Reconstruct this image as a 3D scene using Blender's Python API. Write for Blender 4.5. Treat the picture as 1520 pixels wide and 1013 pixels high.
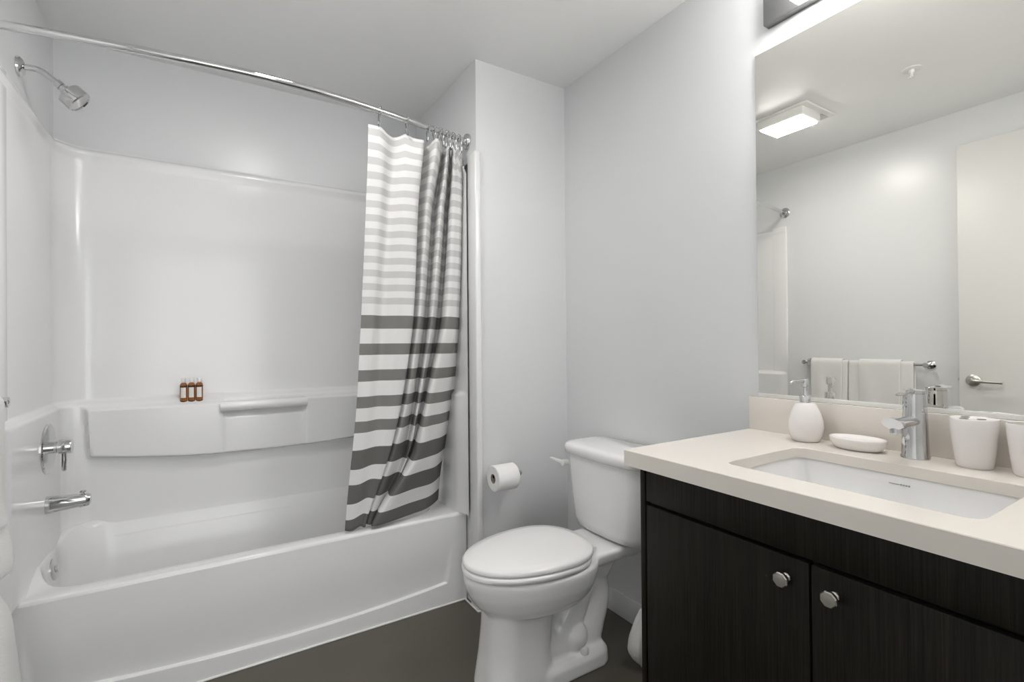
import bpy, bmesh, math, random
from mathutils import Vector, Matrix
PI = math.pi
sc = bpy.context.scene
for o in list(bpy.data.objects): bpy.data.objects.remove(o)
C = sc.collection

# ------------------------------------------------------------ camera
YAW, PITCH, ROLL, FPX, CZ = math.radians(31.7156), math.radians(.2923), math.radians(-.4936), 722.98, 1.1751
f_ = Vector((math.sin(YAW)*math.cos(PITCH), math.cos(YAW)*math.cos(PITCH), math.sin(PITCH)))
rt = Vector((math.cos(YAW), -math.sin(YAW), 0)); up = rt.cross(f_)
R_ = rt*math.cos(ROLL)+up*math.sin(ROLL); U_ = up*math.cos(ROLL)-rt*math.sin(ROLL)
cd = bpy.data.cameras.new('camera'); cam = bpy.data.objects.new('camera', cd); C.objects.link(cam)
cam.matrix_world = Matrix(((R_.x, U_.x, -f_.x, 0), (R_.y, U_.y, -f_.y, 0), (R_.z, U_.z, -f_.z, CZ), (0, 0, 0, 1)))
cd.sensor_width = 36; cd.lens = 36*FPX/1520; cd.clip_start = .02
sc.camera = cam

# ------------------------------------------------------------ world, light, exposure
w = bpy.data.worlds.new('world'); sc.world = w; w.use_nodes = True
w.node_tree.nodes['Background'].inputs[0].default_value = (.8, .85, .9, 1)
w.node_tree.nodes['Background'].inputs[1].default_value = .3
sc.view_settings.view_transform = 'Standard'; sc.view_settings.look = 'None'
sc.view_settings.gamma = 1; sc.view_settings.use_curve_mapping = False
sc.view_settings.exposure = 0.46
VANITY_E, CEIL_E, HALL_W, REAR_FILL_W = 21.0, 50.0, 12.0, 25.0

# added overhead fill light, unseen, in the hall behind the camera's doorway
hl = bpy.data.lights.new('hall_fill', 'AREA'); hl.shape = 'DISK'; hl.size = .5; hl.energy = HALL_W; hl.color = (1, .96, .92)
hlo = bpy.data.objects.new('hall_fill', hl); C.objects.link(hlo); hlo.location = (1.15, -.9, 2.40)
# broad area light added behind the camera to lift the apron and tub
wl = bpy.data.lights.new('hall_rear_fill', 'AREA'); wl.shape = 'RECTANGLE'; wl.size = 2.3; wl.size_y = 2.0; wl.energy = REAR_FILL_W; wl.color = (.97, .98, 1)
wlo = bpy.data.objects.new('hall_rear_fill', wl); C.objects.link(wlo); wlo.location = (.1, -1.66, 1.25); wlo.rotation_euler = (math.radians(90), 0, 0)

# ------------------------------------------------------------ helpers
def mat(name, col, rough=.5, metal=0, spec=.5, bump=None, vary=0, coat=0, trans=0, emit=None, es=0):
    m = bpy.data.materials.new(name); m.use_nodes = True
    nt = m.node_tree; b = nt.nodes['Principled BSDF']
    b.inputs['Base Color'].default_value = (*col, 1); b.inputs['Roughness'].default_value = rough
    b.inputs['Metallic'].default_value = metal; b.inputs['Specular IOR Level'].default_value = spec
    if coat: b.inputs['Coat Weight'].default_value = coat; b.inputs['Coat Roughness'].default_value = .04
    if trans: b.inputs['Transmission Weight'].default_value = trans
    if emit: b.inputs['Emission Color'].default_value = (*emit, 1); b.inputs['Emission Strength'].default_value = es
    if bump or vary:
        tc = nt.nodes.new('ShaderNodeTexCoord')
        n = nt.nodes.new('ShaderNodeTexNoise'); n.inputs['Scale'].default_value = bump[0] if bump else 6
        n.inputs['Detail'].default_value = 3
        nt.links.new(tc.outputs['Object'], n.inputs['Vector'])
        if bump:
            bp = nt.nodes.new('ShaderNodeBump'); bp.inputs['Strength'].default_value = bump[1]; bp.inputs['Distance'].default_value = bump[2]
            nt.links.new(n.outputs['Fac'], bp.inputs['Height']); nt.links.new(bp.outputs['Normal'], b.inputs['Normal'])
        if vary:
            n2 = nt.nodes.new('ShaderNodeTexNoise'); n2.inputs['Scale'].default_value = 5; n2.inputs['Detail'].default_value = 6
            nt.links.new(tc.outputs['Object'], n2.inputs['Vector'])
            mx = nt.nodes.new('ShaderNodeMix'); mx.data_type = 'RGBA'
            mx.inputs['A'].default_value = (*[c*(1-vary) for c in col], 1); mx.inputs['B'].default_value = (*[min(1, c*(1+vary)) for c in col], 1)
            nt.links.new(n2.outputs['Fac'], mx.inputs['Factor']); nt.links.new(mx.outputs['Result'], b.inputs['Base Color'])
    return m

M = {}
M['wall'] = mat('wall_paint', (.735, .745, .749), .30, spec=.5, bump=(60, .04, .002))
M['warmwall'] = M['wall']
M['ceil'] = mat('ceiling_paint', (.88, .88, .87), .32, spec=.5, bump=(50, .03, .002))
M['base'] = mat('baseboard_paint', (.74, .75, .76), .35)
M['acryl'] = mat('white_acrylic', (.81, .81, .807), .16, spec=.5)
M['porc'] = mat('white_porcelain', (.87, .865, .86), .08, spec=.55)
M['seat'] = mat('seat_plastic', (.86, .85, .84), .22)
M['chrome'] = mat('chrome', (.64, .64, .645), .05, 1)
M['nickel'] = mat('satin_nickel', (.62, .60, .56), .28, 1)
M['floor'] = mat('floor_vinyl', (.105, .096, .076), .42, spec=.35, vary=.12, bump=(90, .05, .001))
M['quartz'] = mat('cream_quartz', (.78, .735, .675), .16, spec=.5, vary=.02)
M['dark'] = mat('dark_gap', (.012, .011, .01), .7)
M['ceramic'] = mat('white_ceramic', (.85, .82, .80), .25)
M['plastic'] = mat('white_plastic', (.80, .80, .78), .35)
M['paper'] = mat('toilet_paper', (.86, .85, .84), .9, bump=(220, .15, .001))
M['card'] = mat('cardboard_core', (.30, .25, .2), .9)
M['terry'] = mat('white_terry', (.81, .808, .79), .95, spec=.1, bump=(420, .7, .004))
M['caulk'] = mat('white_caulk', (.82, .82, .80), .4)
M['amber'] = mat('amber_glass', (.42, .15, .035), .08, trans=.25)
M['blacktop'] = mat('dark_brown_band', (.02, .012, .008), .4)
M['label'] = mat('cream_label', (.80, .77, .72), .7)
M['ink'] = mat('grey_ink', (.36, .36, .34), .7)
M['slot'] = mat('shadowed_slot', (.18, .17, .16), .8)
M['channel'] = mat('satin_aluminium', (.86, .86, .84), .38, .7)
M['capw'] = mat('white_cap', (.82, .81, .80), .4)
M['door'] = mat('door_paint', (.735, .735, .712), .4)
M['lens'] = mat('lit_lens', (.9, .9, .9), .5, emit=(1, .98, .965), es=CEIL_E)
M['vlens'] = mat('lit_vanity_lens', (.9, .9, .9), .5, emit=(1, .98, .965), es=VANITY_E)
M['housing'] = mat('brushed_housing', (.22, .22, .22), .4, .9)
M['linen'] = mat('curtain_header', (.8, .79, .78), .9)

def mirror_mat():
    m = bpy.data.materials.new('mirror_glass'); m.use_nodes = True; b = m.node_tree.nodes['Principled BSDF']
    b.inputs['Base Color'].default_value = (.90, .89, .845, 1); b.inputs['Metallic'].default_value = 1; b.inputs['Roughness'].default_value = .0
    return m
M['mirror'] = mirror_mat()

def wood_mat():
    m = bpy.data.materials.new('dark_wood_grain'); m.use_nodes = True; nt = m.node_tree; b = nt.nodes['Principled BSDF']
    tc = nt.nodes.new('ShaderNodeTexCoord'); mp = nt.nodes.new('ShaderNodeMapping'); mp.inputs['Scale'].default_value = (260, 260, 5)
    n = nt.nodes.new('ShaderNodeTexNoise'); n.inputs['Scale'].default_value = 1; n.inputs['Detail'].default_value = 4; n.inputs['Roughness'].default_value = .7
    mp2 = nt.nodes.new('ShaderNodeMapping'); mp2.inputs['Scale'].default_value = (30, 30, .8)
    n2 = nt.nodes.new('ShaderNodeTexNoise'); n2.inputs['Scale'].default_value = 1; n2.inputs['Detail'].default_value = 2
    nt.links.new(tc.outputs['Object'], mp.inputs[0]); nt.links.new(mp.outputs[0], n.inputs['Vector'])
    nt.links.new(tc.outputs['Object'], mp2.inputs[0]); nt.links.new(mp2.outputs[0], n2.inputs['Vector'])
    ad = nt.nodes.new('ShaderNodeMath'); ad.operation = 'MULTIPLY_ADD'; ad.inputs[1].default_value = .75
    nt.links.new(n.outputs['Fac'], ad.inputs[0])
    sm = nt.nodes.new('ShaderNodeMath'); sm.operation = 'MULTIPLY'; sm.inputs[1].default_value = .25
    nt.links.new(n2.outputs['Fac'], sm.inputs[0]); nt.links.new(sm.outputs[0], ad.inputs[2])
    cr = nt.nodes.new('ShaderNodeValToRGB'); e = cr.color_ramp.elements
    e[0].position = .38; e[0].color = (.0032, .0026, .0015, 1); e[1].position = .72; e[1].color = (.024, .021, .0135, 1)
    nt.links.new(ad.outputs[0], cr.inputs[0]); nt.links.new(cr.outputs[0], b.inputs['Base Color'])
    b.inputs['Roughness'].default_value = .42; b.inputs['Specular IOR Level'].default_value = .22
    bp = nt.nodes.new('ShaderNodeBump'); bp.inputs['Strength'].default_value = .15; bp.inputs['Distance'].default_value = .001
    nt.links.new(n.outputs['Fac'], bp.inputs['Height']); nt.links.new(bp.outputs[0], b.inputs['Normal'])
    return m
M['wood'] = wood_mat()

def curtain_mat():
    m = bpy.data.materials.new('striped_fabric'); m.use_nodes = True; nt = m.node_tree; b = nt.nodes['Principled BSDF']
    uv = nt.nodes.new('ShaderNodeUVMap'); uv.uv_map = 'UVMap'; sp = nt.nodes.new('ShaderNodeSeparateXYZ')
    nt.links.new(uv.outputs[0], sp.inputs[0]); Y = sp.outputs['Y']
    def mth(op, a, bb):
        n = nt.nodes.new('ShaderNodeMath'); n.operation = op
        for i, x in enumerate((a, bb)):
            if isinstance(x, (int, float)): n.inputs[i].default_value = x
            elif x is not None: nt.links.new(x, n.inputs[i])
        return n.outputs[0]
    # thin pale bands above v = 1.33
    fr = mth('FRACT', mth('DIVIDE', mth('SUBTRACT', Y, 1.344), .0556), None)
    pale = mth('MULTIPLY', mth('LESS_THAN', fr, .5), mth('GREATER_THAN', Y, 1.33))
    cr = nt.nodes.new('ShaderNodeValToRGB'); ramp = cr.color_ramp; ramp.interpolation = 'CONSTANT'
    iv = [(.40, .456), (.520, .597), (.660, .736), (.812, .858), (.913, .960), (1.018, 1.070), (1.126, 1.175), (1.237, 1.290)]
    ramp.elements[0].position = 0; ramp.elements[0].color = (0, 0, 0, 1)
    ramp.elements[1].position = iv[0][0]/2; ramp.elements[1].color = (1, 1, 1, 1)
    k = 0
    for a, bb in iv:
        k += 1
        if a > .41:
            e = ramp.elements.new(a/2); e.color = (1, 1, 1, 1)
        e = ramp.elements.new(bb/2); e.color = (0, 0, 0, 1)
    nt.links.new(mth('DIVIDE', Y, 2.0), cr.inputs[0])
    def mix(f, a, bb):
        n = nt.nodes.new('ShaderNodeMix'); n.data_type = 'RGBA'; nt.links.new(f, n.inputs['Factor'])
        for s, x in (('A', a), ('B', bb)):
            if isinstance(x, tuple): n.inputs[s].default_value = (*x, 1)
            else: nt.links.new(x, n.inputs[s])
        return n.outputs['Result']
    # darker tone for the wide bands near the hem
    low = mth('LESS_THAN', Y, .74)
    darkc = mix(low, (.27, .265, .25), (.185, .18, .17))
    c = mix(pale, (.90, .895, .885), (.69, .685, .67)); c = mix(cr.outputs[0], c, darkc)
    nt.links.new(c, b.inputs['Base Color']); b.inputs['Roughness'].default_value = .88; b.inputs['Specular IOR Level'].default_value = .2
    tl = nt.nodes.new('ShaderNodeBsdfTranslucent'); nt.links.new(c, tl.inputs[0])
    ms = nt.nodes.new('ShaderNodeMixShader'); ms.inputs[0].default_value = .22
    nt.links.new(b.outputs[0], ms.inputs[1]); nt.links.new(tl.outputs[0], ms.inputs[2])
    nt.links.new(ms.outputs[0], nt.nodes['Material Output'].inputs[0])
    return m
M['curtain'] = curtain_mat()

def obj(name, bm, m, parent=None, sharp=38, smooth=True):
    """link bm (in world coordinates) as one mesh object under parent"""
    me = bpy.data.meshes.new(name)
    if parent is not None:
        bmesh.ops.transform(bm, matrix=parent['_w'].inverted() if False else Matrix.Translation(-Vector(WL[parent.name])), verts=bm.verts)
    bmesh.ops.recalc_face_normals(bm, faces=bm.faces)
    bm.to_mesh(me); bm.free()
    me.materials.append(M[m])
    if smooth:
        me.polygons.foreach_set('use_smooth', [True]*len(me.polygons))
        me.set_sharp_from_angle(angle=math.radians(sharp))
    o = bpy.data.objects.new(name, me); C.objects.link(o)
    if parent is not None: o.parent = parent; WL[o.name] = WL[parent.name]
    else: WL[o.name] = (0, 0, 0)
    return o
WL = {}
def thing(name, label, cat, loc=(0, 0, 0), group=None):
    o = bpy.data.objects.new(name, None); C.objects.link(o); o.empty_display_size = .05
    o.location = loc; WL[o.name] = loc; o['label'] = label; o['category'] = cat
    if group: o['group'] = group
    return o
def tag(o, label, cat, group=None):
    o['label'] = label; o['category'] = cat
    if group: o['group'] = group
    return o
def struct(name, bm, m, parent=None, **k):
    o = obj(name, bm, m, parent, **k)
    if parent is None: o['kind'] = 'structure'
    return o
def sub(name, bm, m, parent, **k):     # a mesh with own origin already relative to a mesh parent
    return obj(name, bm, m, parent, **k)

def box(bm, x0, x1, y0, y1, z0, z1, bev=0, seg=2):
    r = bmesh.ops.create_cube(bm, size=1)
    vs = r['verts']
    for v in vs:
        v.co = Vector(((x0+x1)/2+v.co.x*(x1-x0), (y0+y1)/2+v.co.y*(y1-y0), (z0+z1)/2+v.co.z*(z1-z0)))
    if bev:
        es = list({e for v in vs for e in v.link_edges})
        bmesh.ops.bevel(bm, geom=es, offset=bev, segments=seg, affect='EDGES', profile=.5)
    return bm
def nb(): return bmesh.new()
def bx(*a, **k): return box(nb(), *a, **k)

def loft(bm, rings, cap0=True, cap1=True, close=True):
    vr = [[bm.verts.new(p) for p in r] for r in rings]
    n = len(rings[0])
    for a, b in zip(vr, vr[1:]):
        for i in range(n if close else n-1):
            j = (i+1) % n
            bm.faces.new((a[i], a[j], b[j], b[i]))
    if cap0: bm.faces.new(vr[0][::-1])
    if cap1: bm.faces.new(vr[-1])
    return vr
def frame(d):
    d = Vector(d).normalized(); a = Vector((0, 0, 1)) if abs(d.z) < .9 else Vector((1, 0, 0))
    u = d.cross(a).normalized(); v = d.cross(u).normalized(); return u, v
def lathe(bm, prof, c=(0, 0, 0), axis=(0, 0, 1), seg=32, cap0=True, cap1=True, sx=1, sy=1, rot=0):
    """prof: list of (radius, height along axis)"""
    c = Vector(c); ax = Vector(axis).normalized(); u, v = frame(ax)
    rings = [[c+ax*h+(u*math.cos(t+rot)*sx+v*math.sin(t+rot)*sy)*max(r, 1e-5) for t in [2*PI*i/seg for i in range(seg)]] for r, h in prof]
    loft(bm, rings, cap0, cap1); return bm
def tube(bm, pts, r, seg=12, cap=True, closed=False):
    pts = [Vector(p) for p in pts]; n = len(pts)
    rs = r if isinstance(r, (list, tuple)) else [r]*n
    rings = []; U = None
    for i, p in enumerate(pts):
        if closed: d = pts[(i+1) % n]-pts[i-1]
        else: d = pts[min(i+1, n-1)]-pts[max(i-1, 0)]
        d.normalize()
        if U is None: U, _ = frame(d)
        U = (U-d*U.dot(d)).normalized(); V = d.cross(U)
        rings.append([p+(U*math.cos(2*PI*k/seg)+V*math.sin(2*PI*k/seg))*rs[i] for k in range(seg)])
    if closed: rings.append(rings[0]); 
    vr = loft(bm, rings, cap and not closed, cap and not closed)
    if closed: bmesh.ops.remove_doubles(bm, verts=vr[0]+vr[-1], dist=1e-6)
    return bm
def cr(p, t):
    """catmull-rom through list p (tuples), t in 0..len-1"""
    n = len(p); i = min(int(t), n-2); f = t-i
    g = lambda k: p[max(0, min(n-1, k))]
    a, b, c, d = g(i-1), g(i), g(i+1), g(i+2)
    return tuple(.5*((2*b[k])+(c[k]-a[k])*f+(2*a[k]-5*b[k]+4*c[k]-d[k])*f*f+(3*b[k]-a[k]-3*c[k]+d[k])*f**3) for k in range(len(b)))
def spline(p, n): return [cr(p, (len(p)-1)*i/(n-1)) for i in range(n)]
def rr(x0, x1, y0, y1, r, z, nc=8, ns=8):
    """rounded rectangle ring, fixed point count"""
    pts = []
    cs = [(x1-r, y0+r, -PI/2), (x1-r, y1-r, 0), (x0+r, y1-r, PI/2), (x0+r, y0+r, PI)]
    for k, (cx, cy, a0) in enumerate(cs):
        for i in range(nc+1):
            a = a0+PI/2*i/nc; pts.append((cx+r*math.cos(a), cy+r*math.sin(a), z))
        nx, ny, a1 = cs[(k+1) % 4]; e = pts[-1]; s = (nx+r*math.cos(a1), ny+r*math.sin(a1))
        for i in range(1, ns):
            f = i/ns; pts.append((e[0]+(s[0]-e[0])*f, e[1]+(s[1]-e[1])*f, z))
    return pts
def grid(bm, P, closeu=False):
    vs = [[bm.verts.new(p) for p in row] for row in P]
    for a, b in zip(vs, vs[1:]):
        for i in range(len(a)-1): bm.faces.new((a[i], a[i+1], b[i+1], b[i]))
    return vs
def sm(a, b, x):
    t = max(0, min(1, (x-a)/(b-a))) if b != a else float(x > a)
    return t*t*(3-2*t)

# ------------------------------------------------------------ key dimensions
H = 2.44; XR = 1.5; XL = -.54; YB = 2.65; XW = 1.004; YW = 1.914; YF = .03

# ------------------------------------------------------------ room
struct('floor', bx(-.66, 1.62, -.09, 2.77, -.08, 0), 'floor')
struct('ceiling', bx(-.66, 1.62, -.09, 2.77, H, H+.08), 'ceil')
struct('wall_right', bx(XR, XR+.12, -.09, 2.77, 0, H), 'wall')
struct('wall_left', bx(XL-.12, XL, YF, 2.77, 0, H), 'warmwall')
struct('wall_back', bx(XL, XR, YB, YB+.12, 0, H), 'wall')
struct('wall_chase', bx(XW, XR, YW, YB, 0, H), 'wall')
b = nb(); box(b, -.66, -.50, -.09, YF, 0, H); box(b, .42, XR, -.09, YF, 0, H); box(b, -.50, .42, -.09, YF, 2.26, H)
struct('wall_front', b, 'wall')
b = nb(); box(b, -1.3, 1.6, -1.7, -.09, -.08, 0)
struct('floor_hall', b, 'floor')
b = nb(); box(b, -1.3, 1.6, -1.7, -.09, H, H+.08); struct('ceiling_hall', b, 'ceil')
b = nb(); box(b, -1.3, 1.6, -1.8, -1.7, 0, H); box(b, -1.4, -1.3, -1.7, -.09, 0, H); box(b, 1.6, 1.7, -1.7, -.09, 0, H)
struct('wall_hall', b, 'wall')
# baseboards
struct('baseboard_right', bx(XR-.014, XR, .945, YW, 0, .10, bev=.004), 'base')
struct('baseboard_chase', bx(1.03, XR-.015, YW-.014, YW, 0, .10, bev=.004), 'base')
struct('baseboard_left', bx(XL, XL+.014, YF+.9, 1.90, 0, .10, bev=.004), 'base')
# door jamb trim of the doorway round the camera
b = nb(); box(b, -.57, -.50, YF, YF+.012, 0, 2.33, bev=.003); box(b, .42, .49, YF, YF+.012, 0, 2.33, bev=.003); box(b, -.50, .42, YF, YF+.012, 2.26, 2.33, bev=.003)
struct('trim_1', b, 'base')
# open door flat against the left wall
d = struct('door_1', bx(-.528, -.493, .055, .982, .01, 2.235, bev=.002), 'door')
b = nb()
lathe(b, [(.0, 0), (.031, 0), (.031, .005), (.027, .009), (.012, .011), (.011, .045), (.0105, .05), (0, .05)], (-.493, .925, .955), (1, 0, 0), 32)
tube(b, spline([(-.449, .925, .955), (-.443, .905, .955), (-.443, .86, .953), (-.445, .80, .951)], 14), [.009]*3+[.0085]*6+[.0075]*5, 14)
sub('door_handle', b, 'nickel', d)
b = nb(); box(b, -.520, -.500, .982, .984, .93, .99); box(b, -.516, -.505, .984, .992, .952, .966, bev=.002)
sub('latch', b, 'nickel', d)

# ------------------------------------------------------------ shower surround (moulded panel with shelf)
path = []     # (x, y, nx, ny) along left wall, corner arc, back wall, corner arc, right wall
XA, XB, YP, RC = -.518, .982, 2.615, .105
Y0 = 1.97
def seg(p, q, n, nrm):
    for i in range(n): path.append((p[0]+(q[0]-p[0])*i/n, p[1]+(q[1]-p[1])*i/n, *nrm))
seg((XA, 1.93), (XA, YP-RC), 44, (1, 0))
for i in range(14):
    a = PI-PI/2*i/14; path.append((XA+RC+RC*math.cos(a), YP-RC+RC*math.sin(a), -math.cos(a), -math.sin(a)))
seg((XA+RC, YP), (XB-RC, YP), 170, (0, -1))
for i in range(14):
    a = PI/2-PI/2*i/14; path.append((XB-RC+RC*math.cos(a), YP-RC+RC*math.sin(a), -math.cos(a), -math.sin(a)))
seg((XB, YP-RC), (XB, Y0), 22, (-1, 0)); path.append((XB, Y0, -1, 0))
zs = [.402, .41, .42, .435, .45, .465, .48, .52, .58, .64]+[.655+.003*i for i in range(104)]+[1.0, 1.05, 1.1, 1.3, 1.5, 1.7, 1.9, 1.93, 1.947, 1.962, 1.970, 1.978, 1.986, 1.994, 2.0, 2.002]
def disp(x, y, nx, ny, z):
    d = .0; fy = 1 if ny < -.5 else (sm(1.93, 1.965, y) if nx > 0 else sm(1.985, 2.05, y))
    if z < .51: d += (.022 if ny < -.5 else .008)*sm(2.02, 2.08, y)*(1-math.sqrt(max(0, 1-((.51-z)/.11)**2)))          # cove into the tub rim
    d += fy*(.022+.022*sm(.5, 1, -ny))*(1-sm(.934, .962, z))                                              # lower belt stands proud
    top = 2.04
    if z > 1.947: d += .010*sm(1.947, 1.966, z)                                  # rolled top bead
    if z > 1.976: d -= .034*sm(1.974, 2.002, z)
    if ny < -.9:
        x = x/.956; z = 1.175+(z-1.175)/.956
        zb = .70-.030*(1-((x-.22)/.62)**2)+.03*max(0, (-x-.1))
        tl = .032*(.925-z)/.2                                                    # slanted ends
        inx = sm(-.485+tl, -.455+tl, x)*(1-sm(.865-tl, .895-tl, x))
        bow = 1-.35*((x-.22)/.66)**2
        inz = sm(zb-.009, zb+.009, z)*(1-sm(.905, .928, z))
        blk = .046*bow*inx*inz
        mid = sm(.040, .056, x)*(1-sm(.392, .408, x))
        rec = mid*(.034*sm(.835, .865, z)*bow+.010)*inz
        d += blk-rec*inx
    return d
def surr(x, y, nx, ny, z):
    q = disp(x, y, nx, ny, z); return (x+nx*q, y+ny*q, z)
SU = thing('shower_surround', 'glossy white moulded shower wall surround with built-in shelf above the bathtub', 'shower surround', (.22, 2.61, .40))
b = nb(); grid(b, [[surr(*p, z) for p in path] for z in zs])
obj('wall_panel', b, 'acryl', SU, sharp=50)
# front flanges
for sx, xi, xo, nm in ((1, XB-.004, 1.022, 'flange'), (-1, XA+.006, XL, 'flange')):
    b = nb()
    if sx > 0:
        box(b, .990, 1.018, YW-.016, 1.976, .0, 2.028, bev=.006, seg=3)
    else:
        box(b, XL+.001, XA+.0015, 1.93, 2.027, .0, 2.0, bev=.003, seg=3)
    obj(nm, b, 'acryl', SU)
# hand bar across the shelf recess
b = nb()
tube(b, [(.034, 2.532, .905), (.21, 2.527, .905), (.394, 2.532, .905)], .022, 20)
obj('grab_bar', b, 'acryl', SU)

# ------------------------------------------------------------ bathtub
TB = thing('bathtub', 'white alcove bathtub with smooth front apron beneath the shower surround', 'bathtub', (.22, 2.38, 0))
X0t, X1t, Y0t, Y1t = -.527, .998, 2.03, 2.632
rings = [rr(X0t, X1t, Y0t, Y1t, .004, .390, 12, 14), rr(X0t+.001, X1t, Y0t+.002, Y1t, .006, .398, 12, 14), rr(X0t+.004, X1t-.003, Y0t+.006, Y1t-.003, .010, .4025, 12, 14),
         rr(X0t+.010, X1t-.012, Y0t+.012, Y1t-.010, .02, .4035, 12, 14),
         rr(-.499, .905, 2.086, 2.585, .155, .4035, 12, 14), rr(-.494, .900, 2.092, 2.580, .155, .4015, 12, 14), rr(-.490, .893, 2.098, 2.573, .152, .394, 12, 14),
         rr(-.487, .886, 2.103, 2.566, .15, .378, 12, 14),
         rr(-.468, .84, 2.13, 2.53, .145, .26, 12, 14), rr(-.44, .79, 2.155, 2.50, .14, .14, 12, 14), rr(-.42, .75, 2.18, 2.465, .13, .10, 12, 14), rr(-.37, .68, 2.22, 2.42, .09, .085, 12, 14)]
# the back ledge and the drain end of the rim stand higher than the front rim
def lift(x, y): return max(.070*sm(2.36, 2.55, y)*(1-sm(.80, .95, x)*.6), .042*(1-sm(-.50, -.43, x))*sm(2.06, 2.22, y))
wts = [0, 0, .3, .9, 1, 1, 1, 1, .7, .2, 0, 0]
rings = [[(x, y, z+lift(x, y)*wts[k]) for x, y, z in rg] for k, rg in enumerate(rings)]
b = nb(); loft(b, rings, cap0=False, cap1=True)
obj('basin', b, 'acryl', TB, sharp=55)
b = nb(); P = []
nx = 240
zz_ = [0, .02, .04]+[.05+.0012*i for i in range(52)]+[.115, .125, .14, .16, .18, .20, .22, .24, .26, .28, .31, .34, .36, .391]
for z in zz_:
    row = []
    for i in range(nx+1):
        x = X0t+(X1t-X0t)*i/nx
        zl = .099-.030*max(0, 1-((x-.29)/.62)**2)       # bowed top of the floor skirt
        slant = (z-.1)*.16
        inx = sm(-.475-slant*.6, -.465-slant*.6, x)*(1-sm(.893+slant, .903+slant, x))
        dep = .013*inx*sm(zl-.003, zl+.003, z)*(1-sm(zl, .30, z))
        row.append((x, Y0t+dep, z))
    P.append(row)
grid(b, P)
vs = [b.verts.new(p) for p in ((X0t, Y0t, 0), (X0t, 2.10, 0), (X0t, 2.10, .391), (X0t, Y0t, .391))]; b.faces.new(vs)
vs = [b.verts.new(p) for p in ((X1t, Y0t, 0), (X1t, 2.10, 0), (X1t, 2.10, .391), (X1t, Y0t, .391))]; b.faces.new(vs)
obj('apron', b, 'acryl', TB, sharp=40)
b = nb(); lathe(b, [(0, 0), (.038, 0), (.038, .006), (.032, .010), (.014, .011), (.012, .017), (0, .017)], (-.485, 2.345, .382), (1, 0, .13), 32)
obj('overflow_plate', b, 'chrome', TB)
b = nb(); lathe(b, [(0, 0), (.035, 0), (.035, .004), (.026, .006), (.024, .003), (0, .003)], (-.32, 2.32, .086), (0, 0, 1), 32)
obj('drain', b, 'chrome', TB)
b = nb(); tube(b, [(X0t, Y0t-.002, .003), (.989, Y0t-.002, .003)], .004, 6); tube(b, [(.989, Y0t-.002, .003), (.989, YW-.018, .003), (1.018, YW-.018, .003)], .004, 6)
obj('caulk_bead', b, 'caulk', TB)

# ------------------------------------------------------------ shower fittings on the left
SV = thing('shower_valve', 'round chrome mixer valve plate with lever handle on the left shower wall', 'shower valve', (-.50, 2.34, .80))
b = nb(); lathe(b, [(0, 0), (.088, 0), (.088, .004), (.084, .008), (.03, .009), (0, .009)], (-.497, 2.34, .815), (1, 0, 0), 56); obj('plate', b, 'chrome', SV)
b = nb(); lathe(b, [(0, 0), (.021, 0), (.021, .02), (.0185, .0205), (.0185, .024), (.0255, .0245), (.0265, .056), (.025, .06), (0, .06)], (-.489, 2.34, .818), (1, 0, 0), 36); obj('handle_body', b, 'chrome', SV)
b = nb(); tube(b, [(-.451, 2.34, .80), (-.451, 2.34, .77), (-.451, 2.338, .735), (-.451, 2.338, .731)], [.0072, .0072, .0068, .004], 12); obj('lever', b, 'chrome', SV)
SP = thing('tub_spout', 'chrome bathtub spout with diverter knob below the shower valve', 'tub spout', (-.50, 2.33, .62))
b = nb()
R0 = []
for i in range(15):
    t = i/14; x = -.498+.118*t; hw = .030-.010*t; hh = .030-.009*t; zc = .618+.003*t
    if i == 14: hw *= .8; hh *= .8; x += .003
    R0.append([(x, 2.33+hw*math.copysign(abs(math.cos(a))**.75, math.cos(a)), zc+hh*math.copysign(abs(math.sin(a))**.75, math.sin(a))) for a in [2*PI*k/28 for k in range(28)]])
loft(b, R0); lathe(b, [(.017, 0), (.018, .018), (.016, .024), (0, .024)], (-.398, 2.33, .622), (.15, 0, -1), 24)
obj('spout_body', b, 'chrome', SP)
b = nb(); lathe(b, [(.004, 0), (.004, .012), (.009, .014), (.010, .018), (.007, .021), (0, .021)], (-.398, 2.33, .634), (0, 0, 1), 20); obj('diverter_knob', b, 'chrome', SP)
SH = thing('wall_shower', 'chrome shower head on a bent arm high on the left wall', 'shower head', (-.54, 2.225, 2.10))
b = nb(); lathe(b, [(0, 0), (.033, 0), (.032, .006), (.024, .013), (.012, .016), (0, .016)], (-.539, 2.225, 2.108), (1, 0, 0), 36); obj('flange', b, 'chrome', SH)
b = nb(); tube(b, spline([(-.53, 2.225, 2.110), (-.50, 2.225, 2.112), (-.478, 2.225, 2.106), (-.452, 2.225, 2.086), (-.428, 2.225, 2.066)], 22), .0095, 14); obj('arm', b, 'chrome', SH)
b = nb(); ax = Vector((.70, 0, -.62)).normalized(); c = Vector((-.440, 2.225, 2.076))
lathe(b, [(.0105, -.008), (.014, -.006), (.015, .010), (.011, .012), (.011, .018), (.016, .020), (.018, .032), (.012, .038)], c, ax, 24, cap1=False)
obj('connector', b, 'chrome', SH)
b = nb(); c2 = c+ax*.033
lathe(b, [(.010, 0), (.034, .001), (.039, .004), (.041, .036), (.0405, .042), (.036, .045), (.034, .042), (0, .042)], c2, ax, 40)
lathe(b, [(.0045, 0), (.0045, .010), (0, .011)], c2+ax*.035+Vector((.02, 0, .024)), (.6, 0, .75), 10)
obj('shower_nozzle', b, 'chrome', SH)

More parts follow.
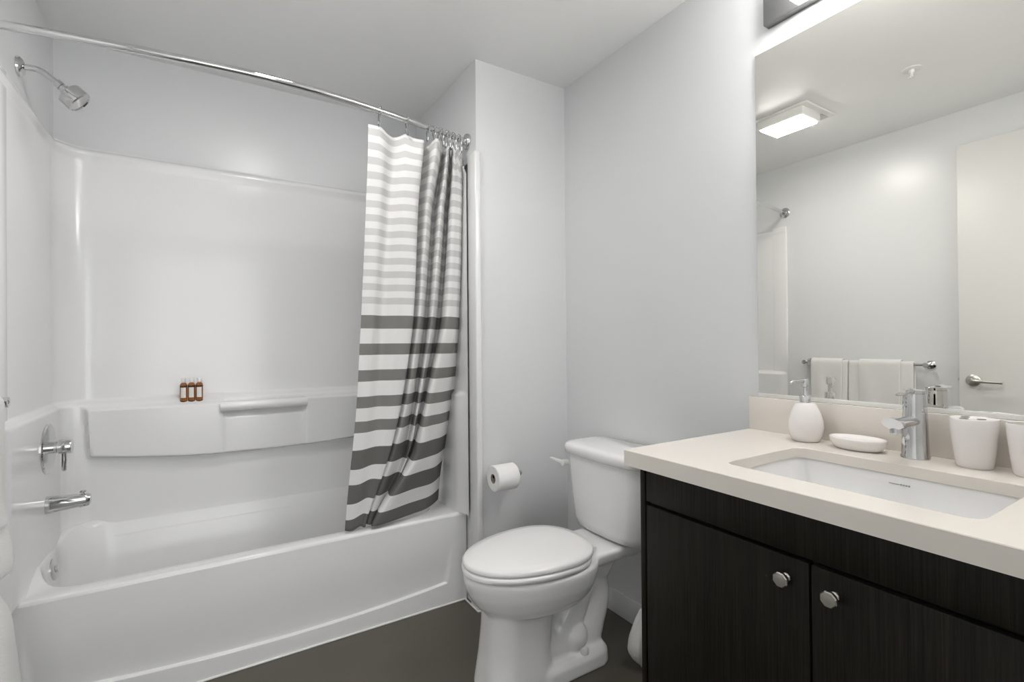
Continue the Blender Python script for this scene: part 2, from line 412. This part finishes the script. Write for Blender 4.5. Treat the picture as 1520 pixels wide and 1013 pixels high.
# ------------------------------------------------------------ curtain rod, hooks and curtain
rodp = [(-.528, 1.950), (-.50, 1.944), (-.36, 1.920), (-.197, 1.896), (-.021, 1.878), (.176, 1.867), (.403, 1.880), (.679, 1.925), (.842, 1.960), (.973, 1.989), (1.000, 1.996)]
def rody(x):
    for (a, ya), (bb, yb) in zip(rodp, rodp[1:]):
        if x <= bb: return ya+(yb-ya)*(x-a)/(bb-a)
    return rodp[-1][1]
ZR = 2.10
RD = thing('curtain_rod', 'curved chrome shower curtain rod spanning the bathtub alcove', 'curtain rod', (.22, 1.9, ZR))
b = nb(); tube(b, spline([(x, y, ZR) for x, y in rodp], 90), .0125, 20); obj('rod', b, 'chrome', RD)
for c, dx, q in (((1.003, 1.997, ZR), -1, 1), ((-.539, 1.947, ZR), 1, .5)):
    b = nb(); lathe(b, [(0, 0), (.036, 0), (.036, .006*q), (.031, .014*q), (.019, .020*q), (.0165, .034*q), (0, .034*q)], c, (dx, 0, 0), 36); obj('flange', b, 'chrome', RD)

def ringbm(x, tilt, s=1.0):
    y = rody(x); b = nb(); pts = []
    for k in range(26):
        a = 2*PI*k/26; yy = .0165*math.cos(a); zz = -.022+.040*math.sin(a)
        if math.sin(a) < 0: yy *= .75
        pts.append((x+tilt*(.004*math.sin(a)), y+yy, ZR+zz))
    tube(b, pts, .0025, 8, closed=True)
    for a in (.25, .75):
        bmesh.ops.create_icosphere(b, subdivisions=2, radius=.0034, matrix=Matrix.Translation((x, y+.0165*math.cos(PI*a), ZR-.022+.040*math.sin(PI*a))))
    return b
hx = [.572, .692, .792, .824, .848, .866, .884, .900, .916, .932, .948, .962]
hl_ = ['chrome curtain ring at the free left end of the shower curtain', 'chrome curtain ring at the second scallop from the left of the curtain',
       'chrome curtain ring just left of the bunched rings on the rod']
for i, x in enumerate(hx):
    lab = hl_[i] if i < 3 else 'chrome curtain ring bunched among others near the right end of the rod'
    tag(obj('curtain_ring', ringbm(x, (-1)**i), 'chrome'), lab, 'curtain ring', 'chrome curtain rings on the shower rod')

def px2(px, yd):       # world x on the depth plane y = yd for a column of the photograph (horizon height)
    r = f_+R_*((px-760)/FPX); return r.x/r.y*yd
lv_z = [2.052, 1.78, 1.27, .90, .67, .418]
PXS = [[549, 545, 536, 528, 519, 510], [570, 565, 553, 545, 535, 522], [588, 580, 568, 560, 551, 532], [610, 602, 592, 580, 566, 536], [631, 622, 613, 594, 572, 540], [627, 617, 606, 586, 562, 534],
       [652, 636, 622, 602, 578, 545], [659, 645, 632, 614, 595, 556], [667, 656, 641, 620, 602, 562], [671, 664, 651, 627, 604, 552],
       [676, 671, 660, 633, 612, 553], [681, 681, 672, 647, 632, 590], [685, 686, 678, 659, 647, 628], [690, 690, 685, 675, 658, 648]]
YDS = [[1.925, 1.98, 2.02, 2.035, 2.045, 2.055], [1.93, 1.97, 2.01, 2.03, 2.04, 2.05], [1.965, 2.00, 2.035, 2.045, 2.05, 2.055], [1.945, 1.96, 2.00, 2.025, 2.04, 2.055], [1.925, 1.965, 2.00, 2.035, 2.05, 2.06], [2.01, 2.07, 2.105, 2.125, 2.13, 2.11],
       [1.925, 1.985, 2.015, 2.04, 2.05, 2.06], [2.03, 2.085, 2.10, 2.115, 2.11, 2.10], [1.94, 1.995, 2.02, 2.045, 2.06, 2.075], [2.03, 2.085, 2.10, 2.105, 2.10, 2.09],
       [1.95, 1.99, 2.0, 2.01, 2.02, 2.035], [1.965, 1.985, 2.0, 2.02, 2.035, 2.05], [1.975, 2.00, 2.02, 2.055, 2.08, 2.11], [2.02, 2.07, 2.10, 2.15, 2.19, 2.23]]
nU, nV = 150, 110
cols = []
for k in range(len(PXS)):
    cols.append([(px2(PXS[k][j], YDS[k][j]), YDS[k][j]) for j in range(6)])
b = nb(); uvl = b.loops.layers.uv.new('UVMap'); rows = []; vvals = []
random.seed(4)
for j in range(nV+1):
    z = lv_z[0]+(lv_z[-1]-lv_z[0])*j/nV
    z = max(z, lv_z[-1]+1e-6); t = 0
    for q in range(5):
        if lv_z[q] >= z >= lv_z[q+1]: t = q+(lv_z[q]-z)/(lv_z[q]-lv_z[q+1])
    ctr = [cr(c, t) for c in cols]
    row = []
    for i in range(nU+1):
        u = (len(PXS)-1)*i/nU; x, y = cr(ctr, u)
        zz = z
        e = max(0, 1-j/12)
        if u < 4: zz -= e*(.022*abs(math.sin(PI*(x-.572)/.120)) if x > .572 else e*.006)
        else: zz -= e*.012*(1+math.sin(u*5))
        s = 1-sm(.45, 1.0, z); zz -= .005*s*math.sin(u*2.1)
        y += .002*math.sin(z*23+u*3)*sm(1.4, .8, z)
        row.append(b.verts.new((x, y, zz))); 
        if i == 0: pass
    rows.append(row); vvals.append([z-.014*(1-sm(.5, .95, z))*min(ii*(len(PXS)-1)/nU, 4)/4 for ii in range(nU+1)])
for j in range(nV):
    for i in range(nU):
        f = b.faces.new((rows[j][i], rows[j][i+1], rows[j+1][i+1], rows[j+1][i]))
        for l, (jj, ii) in zip(f.loops, ((j, i), (j, i+1), (j+1, i+1), (j+1, i))): l[uvl].uv = (ii/nU, vvals[jj][ii])
cu = obj('shower_curtain', b, 'curtain', None, sharp=180)
tag(cu, 'grey and white striped shower curtain gathered at the right end of the rod', 'shower curtain')
sd = cu.modifiers.new('thick', 'SOLIDIFY'); sd.thickness = .0012

# ------------------------------------------------------------ toiletry bottles on the shelf
def bottle(x, lab):
    t = thing('toiletry_bottle', lab, 'bottle', (x, 2.574, .9265), 'amber toiletry bottles on the shower shelf')
    b = nb(); lathe(b, [(0, 0), (.0125, 0), (.0138, .002), (.0138, .078), (.011, .085), (.006, .089), (.006, .092), (0, .092)], (x, 2.574, .9265), seg=28); obj('bottle_body', b, 'amber', t)
    b = nb(); grid(b, [[(x+.0142*math.sin(a_), 2.574-.0142*math.cos(a_), .9265+h_) for a_ in [-.75+.1*q for q in range(15)]] for h_ in (.024, .068)]); obj('bottle_label', b, 'label', t)
    b = nb(); lathe(b, [(.0142, .070), (.0142, .076)], (x, 2.574, .9265), seg=28, cap0=False, cap1=False); obj('label_band', b, 'blacktop', t)
    b = nb(); lathe(b, [(.0142, .004), (.0142, .010)], (x, 2.574, .9265), seg=28, cap0=False, cap1=False); obj('label_band', b, 'blacktop', t)
    b = nb(); lathe(b, [(.0085, .089), (.009, .090), (.009, .106), (.008, .108), (0, .108)], (x, 2.574, .9265), seg=24); obj('cap', b, 'capw', t)
    return t
bottle(-.103, 'small amber bottle with white cap, leftmost of three on the shower shelf')
bottle(-.074, 'small amber bottle with white cap, middle of three on the shower shelf')
bottle(-.045, 'small amber bottle with white cap, rightmost of three on the shower shelf')

# ------------------------------------------------------------ toilet
TY = 1.455
TO = thing('toilet', 'white two-piece toilet with closed lid between bathtub and vanity', 'toilet', (1.05, TY, 0))
def egg(xf, xb, hw, z, n=40, sq=2.3, bx_=.62):
    """elongated plan: round nose at xf, squarer tail at xb"""
    pts = []
    L = xb-xf; xm = xf+L*bx_
    for i in range(n):
        a = 2*PI*i/n; c, s = math.cos(a), math.sin(a)
        if c < 0: x = xm+(xm-xf)*-abs(c)**(2/2.05); y = hw*math.copysign(abs(s)**(2/2.05), s)
        else: x = xm+(xb-xm)*abs(c)**(2/sq); y = hw*math.copysign(abs(s)**(2/sq), s)
        pts.append((x, TY+y, z))
    return pts
b = nb()
# upper bowl
loft(b, [egg(.86, 1.06, .070, .238), egg(.82, 1.10, .105, .248), egg(.78, 1.15, .138, .268), egg(.748, 1.19, .162, .300), egg(.726, 1.21, .177, .338), egg(.716, 1.22, .184, .375), egg(.715, 1.22, .186, .395), egg(.722, 1.22, .180, .402)])
# front column
def col_(xf, xb, hw, z): return rr(xf, xb, TY-hw, TY+hw, min(hw*.8, .075), z, 8, 4)
loft(b, [col_(.765, 1.02, .112, 0), col_(.768, 1.02, .110, .02), col_(.778, 1.02, .098, .12), col_(.785, 1.03, .094, .2), col_(.79, 1.04, .095, .28)])
# deck that carries the tank
loft(b, [rr(1.06, 1.44, TY-.085, TY+.085, .04, .345, 8, 4), rr(1.04, 1.47, TY-.118, TY+.118, .04, .372, 8, 4), rr(1.04, 1.475, TY-.122, TY+.122, .04, .400, 8, 4), rr(1.05, 1.47, TY-.116, TY+.116, .04, .408, 8, 4)])
# foot plate
loft(b, [rr(.93, 1.262, TY-.118, TY+.118, .06, 0, 8, 4), rr(.93, 1.26, TY-.116, TY+.116, .06, .045, 8, 4), rr(.95, 1.245, TY-.102, TY+.102, .05, .062, 8, 4)])
# trapway: S shaped tube visible on both flanks
tube(b, spline([(.93, TY, .18), (.99, TY, .11), (1.06, TY, .095), (1.12, TY, .16), (1.17, TY, .255), (1.225, TY, .285), (1.25, TY, .21), (1.215, TY, .10), (1.18, TY, .02)], 40), [.075]*6+[.078]*8+[.070]*20+[.072]*6, 20)
# bump above the bolt
for s in (-1, 1):
    bmesh.ops.create_uvsphere(b, u_segments=20, v_segments=12, radius=.056, matrix=Matrix.Translation((1.12, TY+s*.046, .108)))
tube(b, [(1.24, TY, .30), (1.27, TY, .37)], [.075, .09], 16)
bowl = obj('bowl', b, 'porc', TO)
rm = bowl.modifiers.new('fuse', 'REMESH'); rm.mode = 'VOXEL'; rm.voxel_size = .0055; rm.use_smooth_shade = True
s2 = bowl.modifiers.new('soft', 'SMOOTH'); s2.factor = .6; s2.iterations = 7
# seat and lid
b = nb(); loft(b, [egg(.722, 1.17, .176, .405, 64, 2.6), egg(.712, 1.175, .183, .409, 64, 2.6), egg(.711, 1.175, .184, .420, 64, 2.6), egg(.716, 1.17, .180, .425, 64, 2.6)]); obj('seat', b, 'seat', TO, sharp=60)
b = nb(); loft(b, [egg(.722, 1.19, .174, .428, 64, 2.3), egg(.714, 1.195, .181, .431, 64, 2.3), egg(.713, 1.195, .182, .440, 64, 2.3), egg(.722, 1.19, .176, .447, 64, 2.3), egg(.76, 1.16, .145, .452, 64, 2.3), egg(.84, 1.08, .08, .454, 64, 2.3)]); obj('lid', b, 'seat', TO, sharp=60)
for s in (-1, 1):
    b = nb(); tube(b, [(1.196, TY+s*.05, .417), (1.196, TY+s*.085, .417)], .009, 14); obj('hinge', b, 'seat', TO)
# tank
def tk(xf, hw, z, r, bow=.018, xb=1.485):
    pts = []
    for x, y, zz in rr(xf, xb, TY-hw, TY+hw, r, z, 10, 14):
        k = max(0, 1-((y-TY)/hw)**2)
        t = (xb-x)/(xb-xf); pts.append((x-bow*k*t, y, zz))
    return pts
b = nb(); loft(b, [tk(1.325, .165, .414, .05), tk(1.310, .180, .420, .055), tk(1.304, .190, .45, .055), tk(1.297, .200, .55, .055), tk(1.292, .209, .66, .055), tk(1.290, .213, .716, .055)]); obj('tank', b, 'porc', TO, sharp=60)
b = nb(); loft(b, [tk(1.284, .219, .714, .055), tk(1.277, .226, .718, .06), tk(1.276, .227, .742, .06), tk(1.281, .222, .752, .058), tk(1.292, .211, .757, .052), tk(1.315, .19, .759, .045)]); obj('tank_lid', b, 'porc', TO, sharp=60)
b = nb(); tube(b, [(1.29, TY+.192, .668), (1.262, TY+.192, .668), (1.259, TY+.192, .668)], [.013, .013, .009], 18)
tube(b, spline([(1.268, TY+.188, .668), (1.262, TY+.215, .672), (1.258, TY+.250, .675), (1.257, TY+.268, .676)], 10), [.009, .009, .008, .008, .007, .007, .006, .006, .005, .003], 12); obj('flush_lever', b, 'plastic', TO)
for s in (-1, 1):
    b = nb(); lathe(b, [(.016, 0), (.016, .012), (.012, .021), (0, .023)], (1.135, TY+s*.094, .060), seg=20); obj('bolt_cap', b, 'plastic', TO)

# ------------------------------------------------------------ toilet paper
b = nb(); TPY, TPZ = 1.828, .594
TPH = thing('paper_holder', 'chrome single-post toilet paper holder inside the roll', 'paper holder', (1.16, 1.90, TPZ))
lathe(b, [(0, 0), (.024, 0), (.024, .006), (.010, .010), (.010, .09), (0, .09)], (1.163, YW, TPZ+.006), (0, -1, 0), 28); obj('post', b, 'chrome', TPH)
b = nb(); tube(b, [(1.168, TPY, TPZ+.008), (1.03, TPY, TPZ+.008)], .0085, 14); lathe(b, [(0, 0), (.010, 0), (.010, .006), (0, .006)], (1.036, TPY, TPZ+.008), (-1, 0, 0), 16); obj('arm', b, 'chrome', TPH)
TP = thing('toilet_paper_roll', 'white toilet paper roll on the holder beside the bathtub', 'toilet paper', (1.09, TPY, TPZ))
b = nb(); lathe(b, [(.0205, 0), (.053, 0), (.0555, .003), (.0555, .102), (.053, .105), (.0205, .105)], (1.028, TPY, TPZ), (1, 0, 0), 56, cap0=False, cap1=False)
vs = [v.co.copy() for v in b.verts]
obj('paper', b, 'paper', TP)
b = nb(); lathe(b, [(.0205, 0), (.0205, .105), (.0192, .105), (.0192, 0), (.0205, 0)], (1.028, TPY, TPZ), (1, 0, 0), 32, cap0=False, cap1=False); obj('cardboard_core', b, 'card', TP)

# ------------------------------------------------------------ vanity
VX = .986; VY0, VY1 = .062, .942
VC = thing('vanity_cabinet', 'dark brown wood-grain vanity cabinet with two knobbed doors under the cream countertop', 'cabinet', (1.24, .5, 0))
b = nb(); box(b, 1.008, 1.022, VY0, VY1-.017, .09, .852); box(b, 1.022, 1.495, VY0, VY0+.016, 0, .852); box(b, 1.022, 1.495, VY0+.016, VY1-.017, .09, .106); box(b, 1.48, 1.495, VY0+.016, VY1-.017, .106, .852)
obj('carcass', b, 'dark', VC)
obj('side_panel', bx(VX, 1.497, VY1-.016, VY1, 0, .852, bev=.0012), 'wood', VC)
obj('toe_kick', bx(1.06, 1.072, VY0, VY1-.017, 0, .09), 'wood', VC)
obj('false_drawer_front', bx(VX+.001, 1.006, VY0+.002, VY1-.020, .751, .850, bev=.0015), 'wood', VC)
YS = .504
for (a, bb, ky) in ((YS+.002, VY1-.020, .548), (VY0+.002, YS-.002, .459)):
    d = obj('door', bx(VX, 1.006, a, bb, .10, .742, bev=.003), 'wood', VC)
    b = nb(); lathe(b, [(.0085, 0), (.0085, .004), (.0055, .006), (.0055, .016), (.013, .018), (.0155, .021), (.0155, .026), (.0135, .0285), (0, .029)], (VX, ky, .700), (-1, 0, 0), 8, rot=PI/8)
    k = sub('knob', b, 'nickel', d, sharp=20)
# countertop with sink cut-out
CT = thing('countertop', 'cream quartz vanity countertop with rectangular sink cut-out', 'countertop', (1.2, .5, .854))
CZt, CZb, CZm = .894, .854, .868
hole = lambda z, g=0: rr(1.012-g, 1.325+g, .262-g, .706+g, .028, z, 8, 10)
outr = lambda z, g=0: rr(.922+g, 1.498, .045, .939-g, .004, z, 8, 10)
b = nb(); rs = [hole(CZm), hole(CZt-.0015), hole(CZt, .0015), outr(CZt, .0015), outr(CZt-.0015), outr(CZb), outr(CZb, -.025)]
rs = rs[:-1]+[rr(.947, 1.497, .046, .914, .004, CZb, 8, 10), rr(.947, 1.497, .046, .914, .004, CZm, 8, 10), hole(CZm)]
loft(b, rs, False, False); obj('slab', b, 'quartz', CT, sharp=30)
obj('backsplash', bx(1.479, 1.498, .045, .939, CZt, .998, bev=.0012), 'quartz', CT)
SK = thing('sink', 'white rectangular undermount sink set into the cream countertop', 'sink', (1.17, .484, .76))
b = nb()
loft(b, [rr(.975, 1.36, .225, .74, .04, .8665, 8, 10), rr(1.007, 1.330, .257, .711, .033, .8665, 8, 10), rr(1.011, 1.327, .261, .708, .033, .860, 8, 10), rr(1.022, 1.320, .272, .697, .04, .79, 8, 10), rr(1.035, 1.305, .285, .684, .045, .765, 8, 10), rr(1.06, 1.28, .31, .66, .04, .755, 8, 10), rr(1.15, 1.19, .46, .50, .015, .750, 8, 10)], False, True)
obj('sink_bowl', b, 'porc', SK, sharp=50)
b = nb(); lathe(b, [(0, 0), (.022, 0), (.022, .003), (.012, .004), (.010, .002), (0, .002)], (1.17, .48, .751), seg=28); obj('drain', b, 'chrome', SK)
b = nb(); box(b, 1.3235, 1.3262, .480, .500, .8475, .8483)
for k, yy in enumerate((.477, .472, .467, .462)):
    box(b, 1.3235, 1.3262, yy-.0014, yy+.0014, .8465, .8492)
obj('maker_mark', b, 'ink', SK)

# faucet
FX, FY = 1.428, .485
FA = thing('faucet', 'chrome single-lever faucet standing behind the sink', 'faucet', (FX, FY, CZt))
b = nb(); lathe(b, [(.0285, 0), (.0285, .004), (.027, .008), (.0255, .05), (.0235, .12), (.0225, .150), (.0215, .154), (.0, .155)], (FX, FY, CZt), seg=44); obj('faucet_body', b, 'chrome', FA)
b = nb(); R0 = []
for i in range(12):
    t = i/11; x = FX-.015-.108*t; zc = CZt+.088+.004*t; hw = .016+.006*t; hh = .011+.004*t
    if i == 11: hw *= .93; hh *= .9; x -= .0
    R0.append([(x-(.010*math.sin(a)*t**3), FY+hw*math.cos(a), zc+hh*math.sin(a)) for a in [2*PI*k/28 for k in range(28)]])
loft(b, R0); lathe(b, [(.0115, 0), (.0120, .014), (.0105, .016), (0, .016)], (FX-.104, FY, CZt+.084), (0, 0, -1), 24); obj('spout', b, 'chrome', FA)
b = nb(); tube(b, spline([(FX-.010, FY, CZt+.158), (FX-.03, FY, CZt+.160), (FX-.06, FY, CZt+.158), (FX-.10, FY, CZt+.156)], 12), [.008]*4+[.006]*3+[.0045]*3+[.0035, .002], 12)
lathe(b, [(.0215, 0), (.0215, .006), (.018, .008), (0, .008)], (FX, FY, CZt+.1545), seg=36); obj('lever', b, 'chrome', FA)

# soap dispenser
DX, DY = 1.425, .735
SD = thing('soap_dispenser', 'white ceramic soap dispenser with chrome pump left of the soap dish', 'soap dispenser', (DX, DY, CZt))
b = nb(); lathe(b, [(0, 0), (.030, 0), (.034, .003), (.041, .020), (.0445, .038), (.043, .058), (.037, .080), (.029, .098), (.024, .106), (.016, .108), (0, .108)], (DX, DY, CZt), seg=44); obj('dispenser_body', b, 'ceramic', SD)
b = nb(); lathe(b, [(.0145, .1075), (.0145, .126), (.013, .128), (.007, .128), (.006, .130), (.006, .150), (.0095, .152), (.0095, .172), (.008, .174), (0, .174)], (DX, DY, CZt), seg=32)
tube(b, spline([(DX, DY, CZt+.168), (DX-.02, DY+.005, CZt+.169), (DX-.042, DY+.010, CZt+.168), (DX-.052, DY+.012, CZt+.164)], 10), [.0055]*5+[.004]*5, 12); obj('pump', b, 'chrome', SD)

# soap dish
SX, SY = 1.418, .603
b = nb()
def ov(a_, b_, z): return [(SX+b_*math.cos(t), SY+a_*math.sin(t), CZt+z) for t in [2*PI*i/56 for i in range(56)]]
loft(b, [ov(.048, .030, 0), ov(.056, .037, .006), ov(.0635, .0435, .020), ov(.0645, .0445, .028), ov(.063, .043, .0305), ov(.060, .040, .0305), ov(.057, .037, .0275), ov(.040, .024, .0245)])
tag(obj('soap_dish', b, 'ceramic', None, sharp=60), 'white oval ceramic soap dish between soap dispenser and faucet', 'soap dish')

# toothbrush holder and tumbler
def cupbm(cx, cy, lid):
    b = nb()
    pr = [(0, 0), (.029, 0), (.0315, .003), (.0355, .035), (.0395, .075), (.0415, .104), (.0405, .107)]
    pr += [(.037, .1065), (.0, .1065)] if lid else [(.0385, .106), (.037, .09), (.032, .03), (.028, .008), (0, .006)]
    lathe(b, pr, (cx, cy, CZt), seg=48); return b
TH = thing('toothbrush_holder', 'white ceramic toothbrush holder with slotted top right of the faucet', 'toothbrush holder', (1.432, .380, CZt))
obj('holder_cup', cupbm(1.432, .380, True), 'ceramic', TH)
for dx, dy in ((.012, .018), (-.006, -.014), (-.018, .012)):
    b = nb(); lathe(b, [(0, 0), (.0075, 0), (.0075, .0010), (0, .0010)], (1.432+dx, .380+dy, CZt+.1063), seg=20, sx=1, sy=1.3); obj('brush_slot', b, 'slot', TH)
tag(obj('tumbler', cupbm(1.428, .287, False), 'ceramic'), 'white ceramic tumbler cut by the right edge, beside the toothbrush holder', 'tumbler')

# ------------------------------------------------------------ mirror
MR = thing('mirror', 'large frameless wall mirror above the vanity counter', 'mirror', (1.497, .48, 1.0))
obj('mirror_glass', bx(1.4945, 1.4985, .04, .915, 1.009, 2.093), 'mirror', MR)
b = nb(); box(b, 1.492, 1.4995, .04, .915, .9985, 1.010, bev=.001); obj('bottom_channel', b, 'channel', MR)

# ------------------------------------------------------------ vanity light
VL = thing('vanity_light', 'lit vanity light bar with grey metal backplate above the mirror', 'wall lamp', (1.48, .485, 2.2))
obj('backplate', bx(1.470, 1.499, .098, .872, 2.158, 2.285, bev=.002), 'housing', VL)
b = nb(); box(b, 1.385, 1.4695, .20, .770, 2.162, 2.275, bev=.006, seg=3); obj('diffuser', b, 'vlens', VL)

# ------------------------------------------------------------ ceiling fan light
CL = thing('ceiling_fan_light', 'square white ceiling vent fan with lit lens, seen in the mirror', 'ceiling light', (.18, 1.495, H))
b = nb(); box(b, .03, .335, 1.345, 1.645, H-.012, H-.0005, bev=.004, seg=3); box(b, .135, .320, 1.375, 1.655-.03, H-.058, H-.011, bev=.004); obj('cover', b, 'plastic', CL)
b = nb()
for k in range(6): box(b, .045+.013*k, .051+.013*k, 1.375, 1.615, H-.0128, H-.0118)
obj('grille', b, 'ink', CL)
b = nb(); box(b, .143, .312, 1.388, 1.612, H-.066, H-.0585, bev=.003, seg=3); obj('lens', b, 'lens', CL)
# sprinkler
SR = thing('sprinkler_head', 'small white ceiling sprinkler head seen in the upper mirror', 'sprinkler', (.203, .941, H))
b = nb(); lathe(b, [(0, 0), (.038, 0), (.036, .004), (.018, .006), (.016, .004), (0, .004)], (.203, .941, H-.0005), (0, 0, -1), 32); obj('escutcheon', b, 'plastic', SR)
b = nb(); lathe(b, [(.011, .004), (.011, .018), (.006, .022), (.005, .036), (.0, .036)], (.203, .941, H), (0, 0, -1), 20); lathe(b, [(0, .040), (.014, .040), (.014, .042), (0, .042)], (.203, .941, H), (0, 0, -1), 20)
for s in (-1, 1): tube(b, [(.203+s*.009, .941, H-.016), (.203+s*.013, .941, H-.030), (.203+s*.002, .941, H-.042)], .002, 8)
obj('nozzle', b, 'plastic', SR)

# ------------------------------------------------------------ towel bar and towels on the left wall
BXx, BZ = -.476, 1.032
TBAR = thing('towel_bar', 'chrome towel bar on the left wall, reflected in the mirror', 'towel bar', (BXx, 1.44, BZ))
b = nb(); tube(b, [(BXx, 1.11, BZ), (BXx, 1.79, BZ)], .008, 14); obj('bar', b, 'chrome', TBAR)
for y in (1.118, 1.782):
    b = nb(); lathe(b, [(0, 0), (.024, 0), (.024, .006), (.012, .012), (.011, .07), (.014, .074), (.014, .088), (0, .09)], (XL, y, BZ), (1, 0, 0), 28); obj('bracket', b, 'chrome', TBAR)
def towel(y0, y1, zf, zb, off, th, seed, lab, name, grp):
    random.seed(seed); ph = random.random()*6
    prof = [(BXx+off+.004, zf)]
    n = 26
    for i in range(1, n): prof.append((BXx+off+.004*(1-i/n), zf+(BZ-zf)*i/n))
    for i in range(9): a = PI*i/8; prof.append((BXx+off*math.cos(a), BZ+off*math.sin(a)))
    for i in range(1, n+1): prof.append((BXx-off, BZ+(zb-BZ)*i/n))
    P = []
    ny = 36
    for k, (x, z) in enumerate(prof):
        row = []
        for j in range(ny+1):
            v = j/ny; drop = max(0, BZ-z)
            front = 1 if k < n+4 else -1
            yy = y0+(y1-y0)*v; sh = 1-.10*drop*front*.3
            yy = (y0+y1)/2+(yy-(y0+y1)/2)*sh
            dx = (.007*drop/.3*math.sin(v*9+ph)+.022*sm(.22, .40, drop))*(1 if front > 0 else .0)
            ez = .008*math.sin(v*7+ph)*min(1, drop*3)
            row.append((x+dx, yy, z+ez*(1 if k in (0, len(prof)-1) else .5)))
        P.append(row)
    b = nb(); grid(b, P); o = obj(name, b, 'terry', None, sharp=180)
    s = o.modifiers.new('pile', 'SOLIDIFY'); s.thickness = th; s.offset = 0
    bv = o.modifiers.new('round', 'BEVEL'); bv.width = th*.35; bv.segments = 2; bv.limit_method = 'ANGLE'
    return tag(o, lab, name.replace('_', ' '), grp)
towel(1.515, 1.738, .625, .64, .0145, .010, 1, 'white bath towel on the bar nearest the bathtub, behind a hand towel', 'bath_towel', 'bath towels on the towel bar')
towel(1.176, 1.512, .60, .58, .0145, .010, 2, 'white bath towel on the bar nearest the door, behind a hand towel', 'bath_towel', 'bath towels on the towel bar')
towel(1.545, 1.735, .74, .80, .0255, .008, 3, 'smaller white hand towel draped over the bath towel nearest the bathtub', 'hand_towel', 'hand towels over the bath towels')
towel(1.235, 1.452, .74, .80, .0255, .008, 4, 'smaller white hand towel draped over the bath towel nearest the door', 'hand_towel', 'hand towels over the bath towels')

# ------------------------------------------------------------ crumpled cloth things on the floor
def sack(cx, cy, rx, ry, h, seed, prof, folds=7, amp=.06):
    b = nb(); random.seed(seed); ph = [random.random()*6 for _ in range(4)]; R0 = []
    n = 72; m = 40
    for j in range(m+1):
        t = j/m; r = cr([(p,) for p in prof], t*(len(prof)-1))[0]; ring = []
        for i in range(n):
            a = 2*PI*i/n
            k = 1+amp*(math.sin(folds*a+ph[0]+2*t)*.6+math.sin((folds*2+1)*a+ph[1]-3*t)*.3+.4*math.sin(11*t+2*a+ph[2])*.5)
            ring.append((cx+rx*r*k*math.cos(a), cy+ry*r*k*math.sin(a), h*t))
        R0.append(ring)
    loft(b, R0); return b
tag(obj('cloth_sachet', sack(1.325, 1.262, .055, .045, .205, 5, [.12, .7, 1.0, .95, .75, .5, .2], 6, .08), 'terry', None, sharp=180),
    'white stitched cloth bundle on the floor between toilet and vanity cabinet', 'cloth bundle')
bg = sack(-.49, 1.685, .095, .12, .59, 9, [.95, 1.0, .96, .90, .84, .76, .66, .35], 5, .04)
for v in bg.verts: v.co.x = max(v.co.x, -.525+.004*math.sin(v.co.z*30))
tag(obj('laundry_bag', bg, 'terry', None, sharp=180),
    'white crumpled cloth bag at the left edge in front of the bathtub', 'laundry bag')
